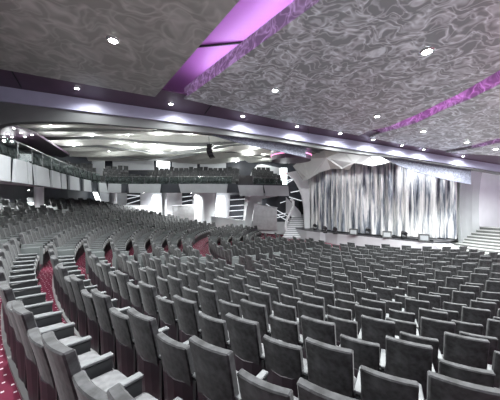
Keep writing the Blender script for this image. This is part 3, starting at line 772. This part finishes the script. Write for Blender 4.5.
endm = soft_box('end_panel', -.312, -.262, -.10, .50, 0, .76, .012, 2, M['endp'], smooth=False)
def join_mesh(d, name, skip=()):
    vs = []; fs = []; mi = []; mats = []
    for k, me in d.items():
        if k in skip: continue
        b = len(vs); vs += [tuple(v.co) for v in me.vertices]
        m = me.materials[0]
        if m not in mats: mats.append(m)
        fs += [tuple(b+i for i in p.vertices) for p in me.polygons]; mi += [mats.index(m)]*len(me.polygons)
    return vs, fs, mi, mats
def to_mesh(vfm, name):
    vs, fs, mi, mats = vfm; me = bpy.data.meshes.new(name); me.from_pydata(vs, [], fs)
    for m in mats: me.materials.append(m)
    me.polygons.foreach_set('material_index', mi); me.update(); return me
loT, loS = chair_meshes(TALL, False), chair_meshes(SHORT, False)
jT, jS = join_mesh(loT, 't'), join_mesh(loS, 's')
jTe, jSe = [join_mesh({**d, 'end': endp}, 'te') for d in (loT, loS)]
jTm, jSm = [join_mesh({**d, 'end': endm}, 'tm') for d in (loT, loS)]
meT, meS, meTe, meSe, meTm, meSm = [to_mesh(j, 'theatre_chair') for j in (jT, jS, jTe, jSe, jTm, jSm)]

PH = {1: 5.84, 2: 6.6, 3: 1.52, 4: -.55, 5: .5, 6: -2.26}
spots = []
for k in range(KMIN, KMAX+1):
    r = row_r(k); z = row_z(k); st = math.degrees(.572/r)
    for bi, (a, b) in enumerate(((-44, A1-2.0*16/r*.5-.8), (A1+1.2*20/r, A2-1.3), (A2+1.6, 88))):
        if bi == 0:
            if k < 1: continue
            ph = PH.get(k, (k*.37) % 1*st); i0 = math.floor((b-ph)/st); lst = []
            i = i0
            while ph+i*st > a: lst.append((ph+i*st, i)); i -= 1
        else:
            n = int((b-a)/st); lst = [(a+st*(j+.5), j) for j in range(n)]
        for q_, (th, i) in enumerate(lst):
            X, Y = pol(r, th)
            if k == 9 and th > 17: continue
            if (k == 20 and th > 8) or (k == 19 and th > 22) or (k >= 17 and th > 48) or (k >= 14 and th > 62): continue
            if Y > 28.6 or Y < 1.0: continue
            if (Vector((X, Y))-cc).length < 10.95: continue
            if X > Y*1.0 + 1.2 or X < -Y-1.6: continue
            if r > 31.2 or (k < 1 and Y < 8): continue
            if abs(X-at(39, 200, 19).x) < .55 and abs(Y-19) < .7: continue
            tall = (i % 2 == 0)
            end = 0
            if bi == 0 and q_ == 0: end = -1      # end panel towards the aisle (viewer's left = local -x)
            if bi > 0 and q_ == 0: end = 1
            if bi == 1 and q_ == len(lst)-1: end = -1
            spots.append(dict(k=k, b=bi, n=q_+1, th=th, X=X, Y=Y, z=z, r=r, tall=tall, end=end))
def score(s):
    D = s['Y']; x = 250+250*s['X']/D; y = 200+(EZ-s['z']-.9)/D*250
    if x < -12 or x > 512 or y > 420: return 1e9 if (x < -60 or x > 560 or y > 470) else D*1.3
    return D
spots.sort(key=score)
spots = [s for s in spots if score(s) < 1e8]
def rowname(k):
    if k == 1: return 'nearest row'
    if k > 1: return '%s nearest row' % ordn(k)
    return '%s row under the balcony' % ordn(1-k)
def label_of(s):
    h = 'tall' if s['tall'] else 'low'
    side = ('right of', 'left of', 'beyond second gap left of')[s['b']]
    return '%s grey velvet chair, %s %s the aisle, %s' % (h, ordn(s['n']), side, rowname(s['k']))
NIND, NPART = 300, 150
def rot_of(s): return PHI*-1 - math.radians(s['th']) if False else math.atan2(SX-s['X'], SY-s['Y'])*-1
for idx, s in enumerate(spots[:NIND]):
    rz = rot_of(s); s['rz'] = rz
    if idx < NPART:
        t = thing('theatre_chair', (s['X'], s['Y'], s['z']), rz)
        d = hiT if s['tall'] else hiS
        for nm_, me in d.items():
            if nm_ == 'armrest': arm = link(me, nm_, t)
            elif nm_ == 'arm_panel': link(me, nm_, arm)
            else: link(me, nm_, t)
        if s['end']: link(endp if s['end'] > 0 else endm, 'end_panel', t)
    else:
        me = {(1, 0): meT, (0, 0): meS, (1, 1): meTe, (0, 1): meSe, (1, -1): meTm, (0, -1): meSm}[(int(s['tall']), s['end'])]
        t = link(me, 'theatre_chair'); t.location = (s['X'], s['Y'], s['z']); t.rotation_euler = (0, 0, rz)
    tag(t, label_of(s), 'chair', 'grey velvet chairs of the main floor')
def scatter(lst, name, label, group, jj):
    V_ = []; F_ = []; MI = []; base = 0; mats = []
    for q in jj:
        for m in q[3]:
            if m not in mats: mats.append(m)
    for s in lst:
        vs, fs, mi, mm = jj[s['v']]; mi = [mats.index(mm[q]) for q in mi]
        c, sn = math.cos(s['rz']), math.sin(s['rz']); a = np.array(vs)
        V_.append(np.stack([a[:, 0]*c-a[:, 1]*sn+s['X'], a[:, 0]*sn+a[:, 1]*c+s['Y'], a[:, 2]+s['z']], 1))
        F_ += [tuple(base+q for q in f) for f in fs]; MI += mi; base += len(vs)
    me = bpy.data.meshes.new(name); me.from_pydata(np.concatenate(V_).tolist(), [], F_)
    for m in mats: me.materials.append(m)
    me.polygons.foreach_set('material_index', MI); me.update()
    return tag(link(me, name), label, 'chairs', group, 'stuff')
rest = spots[NIND:]
for s in rest: s['rz'] = rot_of(s); s['v'] = {(1, 0): 0, (0, 0): 1, (1, 1): 2, (0, 1): 3, (1, -1): 4, (0, -1): 5}[(int(s['tall']), s['end'])]
# balcony seats
bal_s = []
for k in range(5):
    P = off_pt(ALL, .75+1.15*k); L = sum((Vector(b)-Vector(a)).length for a, b in zip(P, P[1:]))
    s = 1.0
    while s < L-.3:
        p = along(P, s); q2 = along(P, min(L, s+.2)); d = (q2-p).normalized() if (q2-p).length > 0 else Vector((1, 0))
        x = 250+250*p.x/p.y; s += .6
        if (238 < x < 254) or x > 282 or x < -5 or (96 < x < 104 and k > 0) or (-14.6 < p.x < -11.5 and p.y > 24 and k > 1): continue
        if p.y > 32: continue
        bal_s.append(dict(X=p.x, Y=p.y, z=BT-.35+.42*k, rz=math.atan2(d.y, d.x)+PI, v=0 if random.random() < .5 else 1))
allj = [jT, jS, jTe, jSe, jTm, jSm]
scatter(rest+bal_s, 'theatre_chairs', 'remaining small grey chairs in the far rows and on the balcony tiers', 'grey velvet chairs far off', allj)
print('chairs', len(spots), 'balcony', len(bal_s), 'rest', len(rest))
